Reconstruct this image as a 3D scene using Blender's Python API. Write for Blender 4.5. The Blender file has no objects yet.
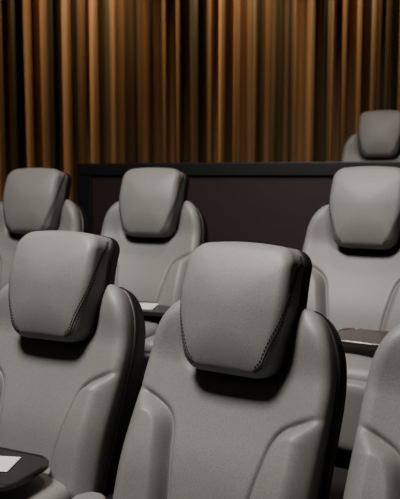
import bpy, math, random
import numpy as np
from mathutils import Vector, Matrix
random.seed(4)
rng=np.random.default_rng(33)
scene=bpy.context.scene
COL=scene.collection

# ---------------------------------------------------------------- materials
def new_mat(name):
    m=bpy.data.materials.new(name); m.use_nodes=True
    return m, m.node_tree, m.node_tree.nodes['Principled BSDF']
def simple(name,col,rough=0.6,metal=0.0,spec=0.5,bump=0,scale=200,var=0.0):
    m,nt,b=new_mat(name)
    b.inputs['Base Color'].default_value=(*col,1); b.inputs['Roughness'].default_value=rough
    b.inputs['Metallic'].default_value=metal; b.inputs['Specular IOR Level'].default_value=spec
    tc=nt.nodes.new('ShaderNodeTexCoord')
    n=nt.nodes.new('ShaderNodeTexNoise'); n.inputs['Scale'].default_value=scale; n.inputs['Detail'].default_value=3
    nt.links.new(tc.outputs['Object'],n.inputs['Vector'])
    if bump:
        bp=nt.nodes.new('ShaderNodeBump'); bp.inputs['Strength'].default_value=bump; bp.inputs['Distance'].default_value=0.001
        nt.links.new(n.outputs['Fac'],bp.inputs['Height']); nt.links.new(bp.outputs['Normal'],b.inputs['Normal'])
    if var:
        mx=nt.nodes.new('ShaderNodeMix'); mx.data_type='RGBA'
        mx.inputs['A'].default_value=(*[c*(1-var) for c in col],1); mx.inputs['B'].default_value=(*[min(1,c*(1+var)) for c in col],1)
        nt.links.new(n.outputs['Fac'],mx.inputs['Factor']); nt.links.new(mx.outputs['Result'],b.inputs['Base Color'])
    return m
def fabric_mat():
    m,nt,b=new_mat('grey_woven_fabric')
    tc=nt.nodes.new('ShaderNodeTexCoord')
    n=nt.nodes.new('ShaderNodeTexNoise'); n.inputs['Scale'].default_value=420; n.inputs['Detail'].default_value=2
    n2=nt.nodes.new('ShaderNodeTexNoise'); n2.inputs['Scale'].default_value=5; n2.inputs['Detail'].default_value=4
    nt.links.new(tc.outputs['Object'],n.inputs['Vector']); nt.links.new(tc.outputs['Object'],n2.inputs['Vector'])
    r=nt.nodes.new('ShaderNodeValToRGB')
    r.color_ramp.elements[0].position=0.3; r.color_ramp.elements[0].color=(0.130,0.126,0.119,1)
    r.color_ramp.elements[1].position=0.7; r.color_ramp.elements[1].color=(0.212,0.206,0.195,1)
    nt.links.new(n.outputs['Fac'],r.inputs['Fac'])
    mx=nt.nodes.new('ShaderNodeMix'); mx.data_type='RGBA'; mx.blend_type='MULTIPLY'; mx.inputs['Factor'].default_value=0.2
    nt.links.new(r.outputs['Color'],mx.inputs['A']); nt.links.new(n2.outputs['Fac'],mx.inputs['B'])
    nt.links.new(mx.outputs['Result'],b.inputs['Base Color'])
    b.inputs['Roughness'].default_value=0.5; b.inputs['Specular IOR Level'].default_value=0.4
    bp=nt.nodes.new('ShaderNodeBump'); bp.inputs['Strength'].default_value=0.35; bp.inputs['Distance'].default_value=0.001
    nt.links.new(n.outputs['Fac'],bp.inputs['Height']); nt.links.new(bp.outputs['Normal'],b.inputs['Normal'])
    return m
M_FAB=fabric_mat()
M_BLK=simple('black_leatherette',(0.004,0.004,0.005),0.45,bump=0.2,scale=150)
M_SEAM=simple('seam_dark',(0.012,0.012,0.012),0.9)
M_THREAD=simple('thread',(0.012,0.012,0.012),0.8)
M_TRAY=simple('tray_laminate',(0.012,0.010,0.010),0.22)
M_TRAY_REFL=simple('tray_curtain_reflection',(0.030,0.018,0.013),0.3,scale=30,var=0.3)  # tray top with the curtain's brown reflection put into its colour
M_METAL=simple('black_metal',(0.02,0.02,0.02),0.35,metal=0.8)
M_OFFWHITE=simple('off_white',(0.60,0.59,0.56),0.5)
M_PANEL=simple('maroon_panel',(0.022,0.0085,0.0075),0.6,scale=60,var=0.3,bump=0.2)
M_RAIL=simple('black_rail',(0.004,0.004,0.005),0.5)
M_CARPET=simple('dark_carpet',(0.012,0.009,0.009),0.95,bump=0.6,scale=300,var=0.4)
M_WALL=simple('dark_wall_paint',(0.03,0.025,0.022),0.9,bump=0.2,scale=80)

# ---------------------------------------------------------------- mesh helpers
def mesh_obj(name,verts,faces,mat,parent=None,smooth=True):
    me=bpy.data.meshes.new(name); me.from_pydata([tuple(map(float,v)) for v in verts],[],faces)
    me.materials.append(mat); me.update()
    if smooth:
        for p in me.polygons: p.use_smooth=True
    import bmesh
    bm=bmesh.new(); bm.from_mesh(me); bmesh.ops.recalc_face_normals(bm,faces=bm.faces); bm.to_mesh(me); bm.free()
    o=bpy.data.objects.new(name,me); COL.objects.link(o)
    if parent: o.parent=parent
    return o

def rounded_box_data(cx,cy,cz,sx,sy,sz,r,seg=4):
    import bmesh
    bm=bmesh.new(); bmesh.ops.create_cube(bm,size=1)
    for v in bm.verts: v.co=Vector((v.co.x*sx+cx,v.co.y*sy+cy,v.co.z*sz+cz))
    bmesh.ops.bevel(bm,geom=list(bm.edges),offset=r,segments=seg,affect='EDGES',profile=0.5)
    bm.verts.ensure_lookup_table()
    vs=[tuple(v.co) for v in bm.verts]; fs=[[v.index for v in f.verts] for f in bm.faces]
    bm.free(); return vs,fs

def outline_panel(tx,ts,bx,bs,nfun,R,nback,Rb,rows=70):
    tx=np.array(tx);ts=np.array(ts);bx=np.array(bx);bs=np.array(bs)
    nC=len(tx)
    v=0.5-0.5*np.cos(np.linspace(0,np.pi,rows)); v=0.4*v+0.6*np.linspace(0,1,rows)
    X=tx[None,:]*(1-v[:,None])+bx[None,:]*v[:,None]
    S=ts[None,:]*(1-v[:,None])+bs[None,:]*v[:,None]
    P=np.concatenate([np.stack([tx,ts],1),np.stack([bx,bs],1)[::-1]]); 
    Q=np.roll(P,-1,0)
    pts=np.stack([X.ravel(),S.ravel()],1)
    d=np.full(len(pts),9.0)
    for a,b in zip(P,Q):
        ab=b-a; L=ab@ab
        if L<1e-12: continue
        t=np.clip(((pts-a)@ab)/L,0,1); pr=a+t[:,None]*ab
        d=np.minimum(d,np.hypot(*(pts-pr).T))
    d=d.reshape(X.shape)
    def rnd(d,R):
        if R<=0: return 0*d
        q=np.clip(d/R,0,1); return R*(1-np.sqrt(np.clip(1-(1-q)**2,0,1)))
    F=nfun(X,S)-rnd(d,R)
    B=nback+rnd(d,Rb)+0*X
    verts=[];faces=[]
    for i in range(rows):
        for j in range(nC): verts.append((X[i,j],S[i,j],F[i,j]))
    off=rows*nC
    for i in range(rows):
        for j in range(nC): verts.append((X[i,j],S[i,j],B[i,j]))
    for i in range(rows-1):
        for j in range(nC-1):
            a=i*nC+j
            faces.append((a,a+1,a+nC+1,a+nC)); faces.append((off+a,off+a+nC,off+a+nC+1,off+a+1))
    per=[j for j in range(nC)]+[i*nC+nC-1 for i in range(1,rows)]+[(rows-1)*nC+j for j in range(nC-2,-1,-1)]+[i*nC for i in range(rows-2,0,-1)]
    for k in range(len(per)):
        a=per[k];b=per[(k+1)%len(per)]
        faces.append((a,b,off+b,off+a))
    return verts,faces

# ---------------------------------------------------------------- seat parts
RECL=math.radians(25)
O=Vector((0,-0.055,0.775))
def back_xf(v):
    x,s,n=v
    return (x, O.y+s*math.sin(RECL)-n*math.cos(RECL), O.z+s*math.cos(RECL)+n*math.sin(RECL))

def catmull(pts,n):
    pts=np.array(pts,float); P=np.vstack([2*pts[0]-pts[1],pts,2*pts[-1]-pts[-2]])
    out=[]
    for i in range(1,len(P)-2):
        p0,p1,p2,p3=P[i-1:i+3]
        for t in np.linspace(0,1,12,endpoint=False):
            out.append(0.5*((2*p1)+(-p0+p2)*t+(2*p0-5*p1+4*p2-p3)*t*t+(-p0+3*p1-3*p2+p3)*t**3))
    out.append(pts[-1]); out=np.array(out)
    L=np.r_[0,np.cumsum(np.hypot(*np.diff(out,axis=0).T))]
    u=np.linspace(0,L[-1],n)
    return np.stack([np.interp(u,L,out[:,0]),np.interp(u,L,out[:,1])],1)

half=[(0.0,0.006),(0.06,0.007),(0.105,0.010),(0.138,0.024),(0.157,0.060),(0.166,0.12),(0.173,0.18),(0.185,0.212),(0.206,0.214),(0.238,0.192),(0.268,0.148),(0.290,0.090),(0.301,0.025),(0.305,-0.04)]
def curves(grow=0.0,n=82):
    h=catmull(half,n).copy()
    if grow:
        t=np.gradient(h,axis=0); nrm=np.stack([-t[:,1],t[:,0]],1); nrm/=np.linalg.norm(nrm,axis=1)[:,None]
        h=h+nrm*grow; h[0,0]=0
        h[:,0]=np.maximum.accumulate(h[:,0])
    top=np.vstack([h[::-1]*[-1,1],h[1:]])
    n=len(top)
    u=np.linspace(-1,1,n); bw=0.300+grow
    bx=bw*(0.55*np.sin(u*math.pi/2)+0.45*u)
    bs=np.full(n,-0.52)
    return top[:,0],top[:,1],bx,bs
seam=np.array([(0.36,-0.066),(0.29,-0.092),(0.232,-0.117),(0.190,-0.142),(0.165,-0.180),(0.149,-0.25),(0.129,-0.37),(0.108,-0.60)])
seamc=catmull(seam,90)
def sd_raw(X,S):
    ax=np.abs(X); pts=np.stack([ax.ravel(),S.ravel()],1)
    best=np.full(len(pts),9.0); sg=np.zeros(len(pts))
    for a,b in zip(seamc[:-1],seamc[1:]):
        ab=b-a;t=np.clip(((pts-a)@ab)/(ab@ab),0,1); pr=a+t[:,None]*ab; dv=pts-pr; dd=np.hypot(*dv.T)
        cr=ab[0]*dv[:,1]-ab[1]*dv[:,0]
        m=dd<best-1e-9; best=np.where(m,dd,best); sg=np.where(m,np.sign(cr),sg)
    return (best*sg).reshape(X.shape)
SG=1 if sd_raw(np.array([[0.27]]),np.array([[-0.3]]))[0,0]>0 else -1
def nfun_c(X,S):
    d=SG*sd_raw(X,S)
    e=np.clip((0.305-np.abs(X))/0.07,0,1); edge=0.10+0.90*e*e*(3-2*e)
    q=np.clip((d+0.004)/0.040,0,1); q=np.sin(q*math.pi/2)**1.3
    bol=0.048*q*np.clip((-S-0.02)/0.14,0.25,1)*edge
    dish=0.045*(np.abs(X)/0.3)**2
    groove=-0.013*np.exp(-(d/0.010)**2)*edge
    lumb=0.02*np.exp(-((S+0.30)/0.14)**2)
    t=np.clip(S/0.16,0,1); wing=0.035*t*t*(3-2*t)
    return dish+bol+groove+lumb+wing
tx,ts,bx,bs=curves(0,125)
cv,cf=outline_panel(tx,ts,bx,bs,nfun_c,0.046,-0.075,0.0,rows=210)
cushion_me=([back_xf(v) for v in cv],cf)
tx,ts,bx,bs=curves(0.008)
sv,sf=outline_panel(tx,ts,bx,bs,lambda X,S:-0.030+0*X,0.012,-0.135,0.045,rows=60)
shell_me=([back_xf(v) for v in sv],sf)

# headrest
def round_poly(corners,radii,nseg=14,nedge=10):
    pts=[];n=len(corners)
    C=[Vector(c) for c in corners]
    arcs=[]
    for i in range(n):
        p=C[i];a=(C[i-1]-p).normalized();b=(C[(i+1)%n]-p).normalized();r=radii[i]
        ang=a.angle(b); t=r/math.tan(ang/2); c=p+(a+b).normalized()*(r/math.sin(ang/2))
        s=p+a*t;e=p+b*t
        a0=math.atan2(s.y-c.y,s.x-c.x);a1=math.atan2(e.y-c.y,e.x-c.x)
        da=(a1-a0+math.pi)%(2*math.pi)-math.pi
        arcs.append([(c.x+r*math.cos(a0+da*k/nseg),c.y+r*math.sin(a0+da*k/nseg)) for k in range(nseg+1)])
    for i in range(n):
        pts+=arcs[i]
        e=arcs[i][-1];s=arcs[(i+1)%n][0]
        for k in range(1,nedge): pts.append((e[0]+(s[0]-e[0])*k/nedge,e[1]+(s[1]-e[1])*k/nedge))
    return pts
H=0.375
hp=round_poly([(-0.168,H/2),(0.168,H/2),(0.175,0.0),(0.136,-H/2),(-0.136,-H/2),(-0.175,0.0)],[0.048,0.048,0.50,0.062,0.062,0.50])
hp=np.array(hp)
hp[:,1]+=np.clip((hp[:,1]-0.08)/0.1,0,1)*0.016*(1-(hp[:,0]/0.175)**2)
HT=math.radians(12)
Hc=Vector((0,-0.015,0.775+H/2-0.004))
HR=0.028; HY0=-0.090; HYB=0.030
def hpos(x,z,p):
    r=math.hypot(x,z)
    if p<=1: ins=0;y=HYB+(HY0+HR-HYB)*p
    elif p<=2:
        a=(p-1)*math.pi/2; ins=HR*(1-math.cos(a)); y=HY0+HR-HR*math.sin(a)
    else: ins=HR+(r-HR)*(p-2); y=HY0
    k=1-ins/r; X=x*k;Z=z*k
    y-= 0.020*(1-k*k) if p>1 else 0
    y+= 1.1*(max(0,Z))**2 + 0.7*(min(0,Z+0.05))**2
    c,s=math.cos(HT),math.sin(HT)
    return (X, Hc.y+ y*c+Z*s, Hc.z+ Z*c-y*s)
ps=[0,0.2,0.4,0.6,0.8,1]+[1+k/8 for k in range(1,9)]+[2.05,2.12,2.25,2.4,2.6,2.8,2.93]
nJ=len(hp)
hv=[hpos(hp[j][0],hp[j][1],p) for p in ps for j in range(nJ)]
hf=[(i*nJ+j,i*nJ+(j+1)%nJ,(i+1)*nJ+(j+1)%nJ,(i+1)*nJ+j) for i in range(len(ps)-1) for j in range(nJ)]
hf.append(tuple(range((len(ps)-1)*nJ,len(ps)*nJ))); hf.append(tuple(range(nJ-1,-1,-1)))
def spos(j,p):
    x,z=hp[j]; r=math.hypot(x,z); y0=0.020;y1=0.100;g=0.004;R=0.038
    if p<=1: ins=-g;y=y0+(y1-R-y0)*p
    elif p<=2:
        a=(p-1)*math.pi/2; ins=-g+R*(1-math.cos(a)); y=y1-R+R*math.sin(a)
    else: ins=-g+R+(r+g-R)*(p-2);y=y1
    k=1-ins/r;X=x*k;Z=z*k
    y+= (1.1*(max(0,Z))**2 + 0.7*(min(0,Z+0.05))**2)
    c,s=math.cos(HT),math.sin(HT)
    return (X,Hc.y+y*c+Z*s,Hc.z+Z*c-y*s)
ps2=[-0.0,0.5,1]+[1+k/6 for k in range(1,7)]+[2.2,2.5,2.9]
shv=[spos(j,p) for p in ps2 for j in range(nJ)]
shf=[(i*nJ+j,i*nJ+(j+1)%nJ,(i+1)*nJ+(j+1)%nJ,(i+1)*nJ+j) for i in range(len(ps2)-1) for j in range(nJ)]
shf.append(tuple(range((len(ps2)-1)*nJ,len(ps2)*nJ))); shf.append(tuple(range(nJ-1,-1,-1)))

jt=int(np.argmin(np.hypot(hp[:,0]-0.155,hp[:,1]-0.18)))
jb=int(np.argmin(np.hypot(hp[:,0]-0.108,hp[:,1]+0.185)))
idx=list(range(jt,jb+1)) if jb>jt else [q%nJ for q in range(jt,jb+nJ+1)]
RP=hp[idx]; RL=np.r_[0,np.cumsum(np.hypot(*np.diff(RP,axis=0).T))]
def seam_line(off):
    L=[];N=140
    for k in range(N+1):
        t=k/N; u=t*RL[-1]
        x=np.interp(u,RL,RP[:,0]);z=np.interp(u,RL,RP[:,1])
        p=np.interp(t,[0,0.12,0.35,0.6,0.85,1.0],[0.30,0.62,1.0,1.5,1.9,1.9])
        if p<1: q=p+off/(HYB-HY0-HR)
        elif p<2: q=p+off/(HR*math.pi/2)
        else: q=p+off/0.15
        if p<2 and q>2: q=2+(q-2)*(HR*math.pi/2)/0.15
        L.append(Vector(hpos(x,z,q)))
    for _ in range(6):
        L=[L[0]]+[(L[i-1]+L[i]*2+L[i+1])/4 for i in range(1,N)]+[L[-1]]
    return L
def mirror(L): return [Vector((-v.x,v.y,v.z)) for v in L]
def tube(L,r,n=6):
    vs=[];fs=[]
    for i,p in enumerate(L):
        t=(L[min(i+1,len(L)-1)]-L[max(i-1,0)]).normalized()
        a=t.cross(Vector((1,0.3,0.2))).normalized()
        b=t.cross(a)
        for k in range(n):
            th=2*math.pi*k/n; vs.append(tuple(p+a*r*math.cos(th)+b*r*math.sin(th)))
    for i in range(len(L)-1):
        for k in range(n): fs.append((i*n+k,i*n+(k+1)%n,(i+1)*n+(k+1)%n,(i+1)*n+k))
    return vs,fs
def dashes(L,r,dash=0.006,gap=0.005):
    vs=[];fs=[];D=[0]
    for a,b in zip(L[:-1],L[1:]): D.append(D[-1]+(b-a).length)
    def at(s):
        s=min(max(s,0),D[-1]); i=int(np.searchsorted(D,s))-1; i=max(0,min(i,len(L)-2))
        return L[i].lerp(L[i+1],(s-D[i])/max(1e-9,D[i+1]-D[i]))
    s=0.003
    while s+dash<D[-1]:
        v,f=tube([at(s),at(s+dash/2),at(s+dash)],r,4); o=len(vs)
        vs+=v; fs+=[tuple(x+o for x in q) for q in f]; s+=dash+gap
    return vs,fs
def merge(*lst):
    V=[];F=[]
    for v,f in lst:
        o=len(V);V+=list(v);F+=[tuple(x+o for x in q) for q in f]
    return V,F
sl=seam_line(0)
seam_data=merge(tube(sl,0.0019),tube(mirror(sl),0.0019))
d1=seam_line(-0.007);d2=seam_line(0.007)
st_data=merge(*[dashes(q,0.0021) for q in (d1,d2,mirror(d1),mirror(d2))])

def pillow(w,l,h,cx,cy,cz,R,crown,cr=0.06):
    out=np.array(round_poly([(-w/2,l/2),(w/2,l/2),(w/2,-l/2),(-w/2,-l/2)],[min(cr,w/2.05,l/2.05)]*4,8,10)); n=len(out)
    prof=[]
    for k in range(7):
        a=k/6*math.pi/2; prof.append((R*(1-math.sin(a)), -h/2+R*(1-math.cos(a))))
    for k in range(9):
        a=k/8*math.pi/2; prof.append((R*(1-math.cos(a)), h/2-R+R*math.sin(a)))
    V=[]
    for ins,z in prof:
        for x,y in out:
            r=math.hypot(x,y);k=1-ins/r; V.append((cx+x*k,cy+y*k,cz+z))
    for q in (0.85,0.6,0.35,0.1):
        for x,y in out:
            r=math.hypot(x,y);k=(1-R/r)*q; V.append((cx+x*k,cy+y*k,cz+h/2+crown*(1-q*q)))
    rows=len(V)//n
    F=[(i*n+j,i*n+(j+1)%n,(i+1)*n+(j+1)%n,(i+1)*n+j) for i in range(rows-1) for j in range(n)]
    F.append(tuple(range((rows-1)*n,rows*n)));F.append(tuple(range(n-1,-1,-1)))
    return V,F
cush=pillow(0.50,0.56,0.14,0,-0.46,0.320,0.045,0.015)
leg=pillow(0.48,0.10,0.26,0,-0.755,0.22,0.04,0.0)
armL=merge(rounded_box_data(-0.315,-0.46,0.175,0.09,0.60,0.29,0.03),rounded_box_data(0.315,-0.46,0.175,0.09,0.60,0.29,0.03))
padd=merge(pillow(0.10,0.48,0.06,-0.315,-0.50,0.335,0.025,0.003),pillow(0.10,0.48,0.06,0.315,-0.50,0.335,0.025,0.003))
base=merge(rounded_box_data(0,-0.40,0.14,0.54,0.60,0.22,0.02),rounded_box_data(0,-0.37,0.02,0.50,0.50,0.04,0.01),
           rounded_box_data(0,-0.10,0.26,0.30,0.10,0.26,0.02))
bracket=merge(rounded_box_data(0,0.080,0.80,0.16,0.04,0.26,0.018))

CACHE={}
def part(name,data,mat,parent):
    if name in CACHE:
        o=bpy.data.objects.new(name,CACHE[name]);COL.objects.link(o);o.parent=parent;return o
    o=mesh_obj(name,data[0],data[1],mat,parent); CACHE[name]=o.data; return o
def tray_parts(parent,cx,cy,cz,rot,mat,slab=False,w=0.44,d=0.25,arm=(0.315,-0.30)):
    out=round_poly([(-w/2,d/2),(w/2,d/2),(w/2,-d/2),(-w/2,-d/2)],[0.07]*4,10,4)
    n=len(out); c,s=math.cos(rot),math.sin(rot)
    lv=[(0.006,-0.011),(0.0,-0.006),(0.0,0.006),(0.004,0.010),(0.012,0.0105),(0.016,0.008)]
    V=[]
    for ins,z in lv:
        for x,y in out:
            r=math.hypot(x,y);k=1-ins/r
            V.append((cx+(x*c-y*s)*k,cy+(x*s+y*c)*k,cz+z))
    rows=len(lv)
    F=[(i*n+j,i*n+(j+1)%n,(i+1)*n+(j+1)%n,(i+1)*n+j) for i in range(rows-1) for j in range(n)]
    F.append(tuple(range((rows-1)*n,rows*n)));F.append(tuple(range(n-1,-1,-1)))
    mesh_obj('swivel_tray',V,F,mat,parent,smooth=False)
    ax,ay=arm
    L=[Vector((ax,ay,0.30)),Vector((ax,ay,cz-0.05)),Vector((ax,ay,cz-0.022)),Vector((ax+(cx-ax)*0.5,ay+(cy-ay)*0.5,cz-0.02)),Vector((cx,cy,cz-0.019))]
    v,f=tube(L,0.012,10); mesh_obj('tray_arm',v,f,M_METAL,parent)
    if slab:
        v,f=rounded_box_data(0,0,0,slab[3],slab[4],0.003,0.001,1)
        o=mesh_obj('pale_slab',v,f,M_OFFWHITE,parent,smooth=False)  # thin off-white slab lying on the tray top
        o.location=(cx+slab[0],cy+slab[1],cz+0.0105); o.rotation_euler=(0,0,slab[2])

def cinema_seat(X,Y,Z,yaw,tray=None,scale=1.0,arm=None):
    e=bpy.data.objects.new('cinema_seat',None);COL.objects.link(e)
    e.location=(X,Y,Z);e.rotation_euler=(0,0,-math.radians(yaw)); e.scale=(scale,)*3
    part('backrest_cushion',cushion_me,M_FAB,e)
    part('backrest_shell',shell_me,M_BLK,e)
    part('headrest_cushion',(hv,hf),M_FAB,e)
    part('headrest_shell',(shv,shf),M_BLK,e)
    part('headrest_seam',seam_data,M_SEAM,e)
    part('headrest_stitching',st_data,M_THREAD,e)
    part('headrest_bracket',bracket,M_BLK,e)
    part('seat_cushion',cush,M_FAB,e)
    part('leg_rest',leg,M_FAB,e)
    part('armrest_bodies',armL,M_BLK,e)
    part('armrest_pads',padd,M_FAB,e)
    part('seat_base',base,M_BLK,e)
    if tray:
        if arm: tray_parts(e,*tray,arm=arm)
        else: tray_parts(e,*tray)
    return e

F=700.0; HZ=175.0; CZ=1.36
Z2=0.24; Z3=0.72
cinema_seat(-1.17,2.78,0,20)
cinema_seat(-0.495,2.50,0,25,tray=(-0.03,-0.43,0.455,0.0,M_TRAY,(0.075,0.01,0.3,0.11,0.11)),arm=(-0.315,-0.36))
cinema_seat(0.132,2.07,0,31)
cinema_seat(0.73,1.72,0,33)
cinema_seat(-0.955,4.10,Z2,18)
cinema_seat(-0.26,3.92,Z2,21,tray=(0.20,-0.36,0.44,0.0,M_TRAY,(-0.1,0.0,0.2,0.14,0.16)))
cinema_seat(0.80,3.30,Z2,28,tray=(0.20,-0.46,0.45,0.0,M_TRAY_REFL))
cinema_seat(1.47,5.75,Z3,22)

# ---------------------------------------------------------------- room
def prism(name,poly,z0,z1,mat):
    n=len(poly); V=[(x,y,z0) for x,y in poly]+[(x,y,z1) for x,y in poly]
    Fc=[tuple(range(n-1,-1,-1)),tuple(range(n,2*n))]+[(i,(i+1)%n,n+(i+1)%n,n+i) for i in range(n)]
    return mesh_obj(name,V,Fc,mat,smooth=False)
XL,XR,YF,YB,ZC=-5.0,5.5,-5.0,9.2,4.8
prism('floor',[(XL,YF),(XR,YF),(XR,YB),(XL,YB)],-0.1,0.0,M_CARPET)
prism('ceiling',[(XL,YF),(XR,YF),(XR,YB),(XL,YB)],ZC,ZC+0.1,M_WALL)
prism('wall_left',[(XL-0.1,YF),(XL,YF),(XL,YB),(XL-0.1,YB)],0,ZC,M_WALL)
prism('wall_right',[(XR,YF),(XR+0.1,YF),(XR+0.1,YB),(XR,YB)],0,ZC,M_WALL)
prism('wall_front',[(XL,YF-0.1),(XR,YF-0.1),(XR,YF),(XL,YF)],0,ZC,M_WALL)
prism('wall_back',[(XL,YB),(XR,YB),(XR,YB+0.1),(XL,YB+0.1)],0,ZC,M_WALL)
def ly(x): return 2.42+(0.4-x)*0.59
prism('floor_middle_tier',[(XL,ly(XL)-0.6),(-1.6,ly(-1.6)-0.15),(2.6,1.12),(XR,0.6),(XR,8.5),(XL,8.5)],0.0,Z2,M_CARPET)
A=Vector((-0.98,5.62));D=Vector((0.915,-0.403)).normalized();N=Vector((-D.y,D.x))
def pp(t,o): q=A+D*t+N*o; return (q.x,q.y)
Lp=5.5
par=bpy.data.objects.new('partition',None);COL.objects.link(par)
def pprism(name,t0,t1,o0,o1,z0,z1,mat):
    o=prism(name,[pp(t0,o0),pp(t1,o0),pp(t1,o1),pp(t0,o1)],z0,z1,mat);o.parent=par
    b=o.modifiers.new('b','BEVEL');b.width=0.006;b.segments=2;return o
pprism('panel',0.10,Lp,0.015,0.10,Z2,1.36,M_PANEL)
pprism('top_rail',0.0,Lp,-0.01,0.13,1.355,1.45,M_RAIL)
pprism('end_post',0.0,0.13,-0.005,0.125,Z2,1.36,M_RAIL)
pprism('kick_rail',0.12,Lp,0.0,0.11,Z2,0.36,M_RAIL)
prism('floor_upper_tier',[pp(0.05,0.14),pp(Lp,0.14),(XR-0.02,8.45),(-1.0,8.45)],Z2,Z3,M_CARPET)

# ---------------------------------------------------------------- curtain
def curtain_mat():
    m,nt,b=new_mat('gold_brown_drape')
    tc=nt.nodes.new('ShaderNodeTexCoord')
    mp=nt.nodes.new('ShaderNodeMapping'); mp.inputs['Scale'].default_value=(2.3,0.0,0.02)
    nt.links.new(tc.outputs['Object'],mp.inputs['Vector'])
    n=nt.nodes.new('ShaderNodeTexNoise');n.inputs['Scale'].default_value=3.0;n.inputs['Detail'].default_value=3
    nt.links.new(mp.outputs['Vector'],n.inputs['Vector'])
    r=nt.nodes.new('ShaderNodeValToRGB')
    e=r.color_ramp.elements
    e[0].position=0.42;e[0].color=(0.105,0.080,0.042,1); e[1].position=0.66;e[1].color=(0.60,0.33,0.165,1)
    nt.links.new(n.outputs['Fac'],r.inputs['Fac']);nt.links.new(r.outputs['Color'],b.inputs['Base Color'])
    b.inputs['Roughness'].default_value=0.42;b.inputs['Specular IOR Level'].default_value=0.45
    return m
M_CUR=curtain_mat()
nC=4200;x0,x1=XL+0.1,XR-0.1
xs=np.linspace(x0,x1,nC);fr=np.interp(xs,np.linspace(x0,x1,90),rng.uniform(2.6,7.6,90))
ph=np.cumsum(fr)*(xs[1]-xs[0])*2*np.pi
am=np.interp(xs,np.linspace(x0,x1,110),rng.uniform(0.035,0.135,110))
sec=np.interp(xs,np.linspace(x0,x1,160),rng.uniform(-0.03,0.03,160))
V=[];rowsz=np.linspace(0.03,ZC-0.02,14)
for i,z in enumerate(rowsz):
    h=z/ZC
    wob=0.25*np.sin(xs*3+2.0*h)+0.2*h
    w=np.sin(ph+wob)
    y=-am*(0.85+0.25*(1-h))*w+sec+0.025*np.sin(2.3*ph+1)
    xo=xs+0.025*np.sin(2*(ph+wob))
    for a,b_ in zip(xo,y): V.append((a,8.85+b_,z))
Fc=[(i*nC+j,i*nC+j+1,(i+1)*nC+j+1,(i+1)*nC+j) for i in range(len(rowsz)-1) for j in range(nC-1)]
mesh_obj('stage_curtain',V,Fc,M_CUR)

# ---------------------------------------------------------------- lights
def area(name,loc,target,size,power,col,sy=None,spread=None):
    l=bpy.data.lights.new(name,'AREA');l.energy=power;l.color=col;l.size=size
    if sy: l.shape='RECTANGLE';l.size_y=sy
    if spread: l.spread=math.radians(spread)
    o=bpy.data.objects.new(name,l);COL.objects.link(o);o.location=loc
    o.rotation_euler=(Vector(target)-Vector(loc)).to_track_quat('-Z','Y').to_euler();return o
def spot(name,loc,target,power,col,ang=60,blend=0.6,rad=0.05):
    l=bpy.data.lights.new(name,'SPOT');l.energy=power;l.color=col;l.spot_size=math.radians(ang);l.spot_blend=blend;l.shadow_soft_size=rad
    o=bpy.data.objects.new(name,l);COL.objects.link(o);o.location=loc
    o.rotation_euler=(Vector(target)-Vector(loc)).to_track_quat('-Z','Y').to_euler();return o
area('ceiling_light_key',(-1.1,1.25,4.4),(0.1,2.6,0.9),0.9,112,(1.0,0.965,0.91),spread=110)
area('ceiling_light_rear',(0.4,2.9,4.5),(0.3,3.8,1.0),0.6,22,(1.0,0.86,0.70),spread=110)
spot('row3_fill_spot',(1.0,4.4,4.6),(1.47,5.75,1.6),110,(1.0,0.92,0.8),30,0.8,0.08)  # unseen fill spot, added to brighten the third-row seat
for i,(x,p) in enumerate(((-3.0,75),(-0.8,95),(1.0,130),(2.8,140),(4.6,140))):
    spot('curtain_downlight',(x,7.75,4.6),(x-1.5,8.85,2.4),p,(1.0,0.77,0.50),100,0.8,0.06)
w=bpy.data.worlds.new('world');scene.world=w;w.use_nodes=True
w.node_tree.nodes['Background'].inputs['Color'].default_value=(0.02,0.018,0.016,1)

# ---------------------------------------------------------------- camera
cam=bpy.data.cameras.new('camera');co=bpy.data.objects.new('camera',cam);COL.objects.link(co);scene.camera=co
cam.sensor_fit='HORIZONTAL';cam.sensor_width=36;cam.lens=F*36/400
co.location=(0,0,CZ);co.rotation_euler=(math.radians(90)-math.atan((249.5-HZ)/F),0,0)
cam.dof.use_dof=True;cam.dof.focus_distance=2.2;cam.dof.aperture_fstop=5.0
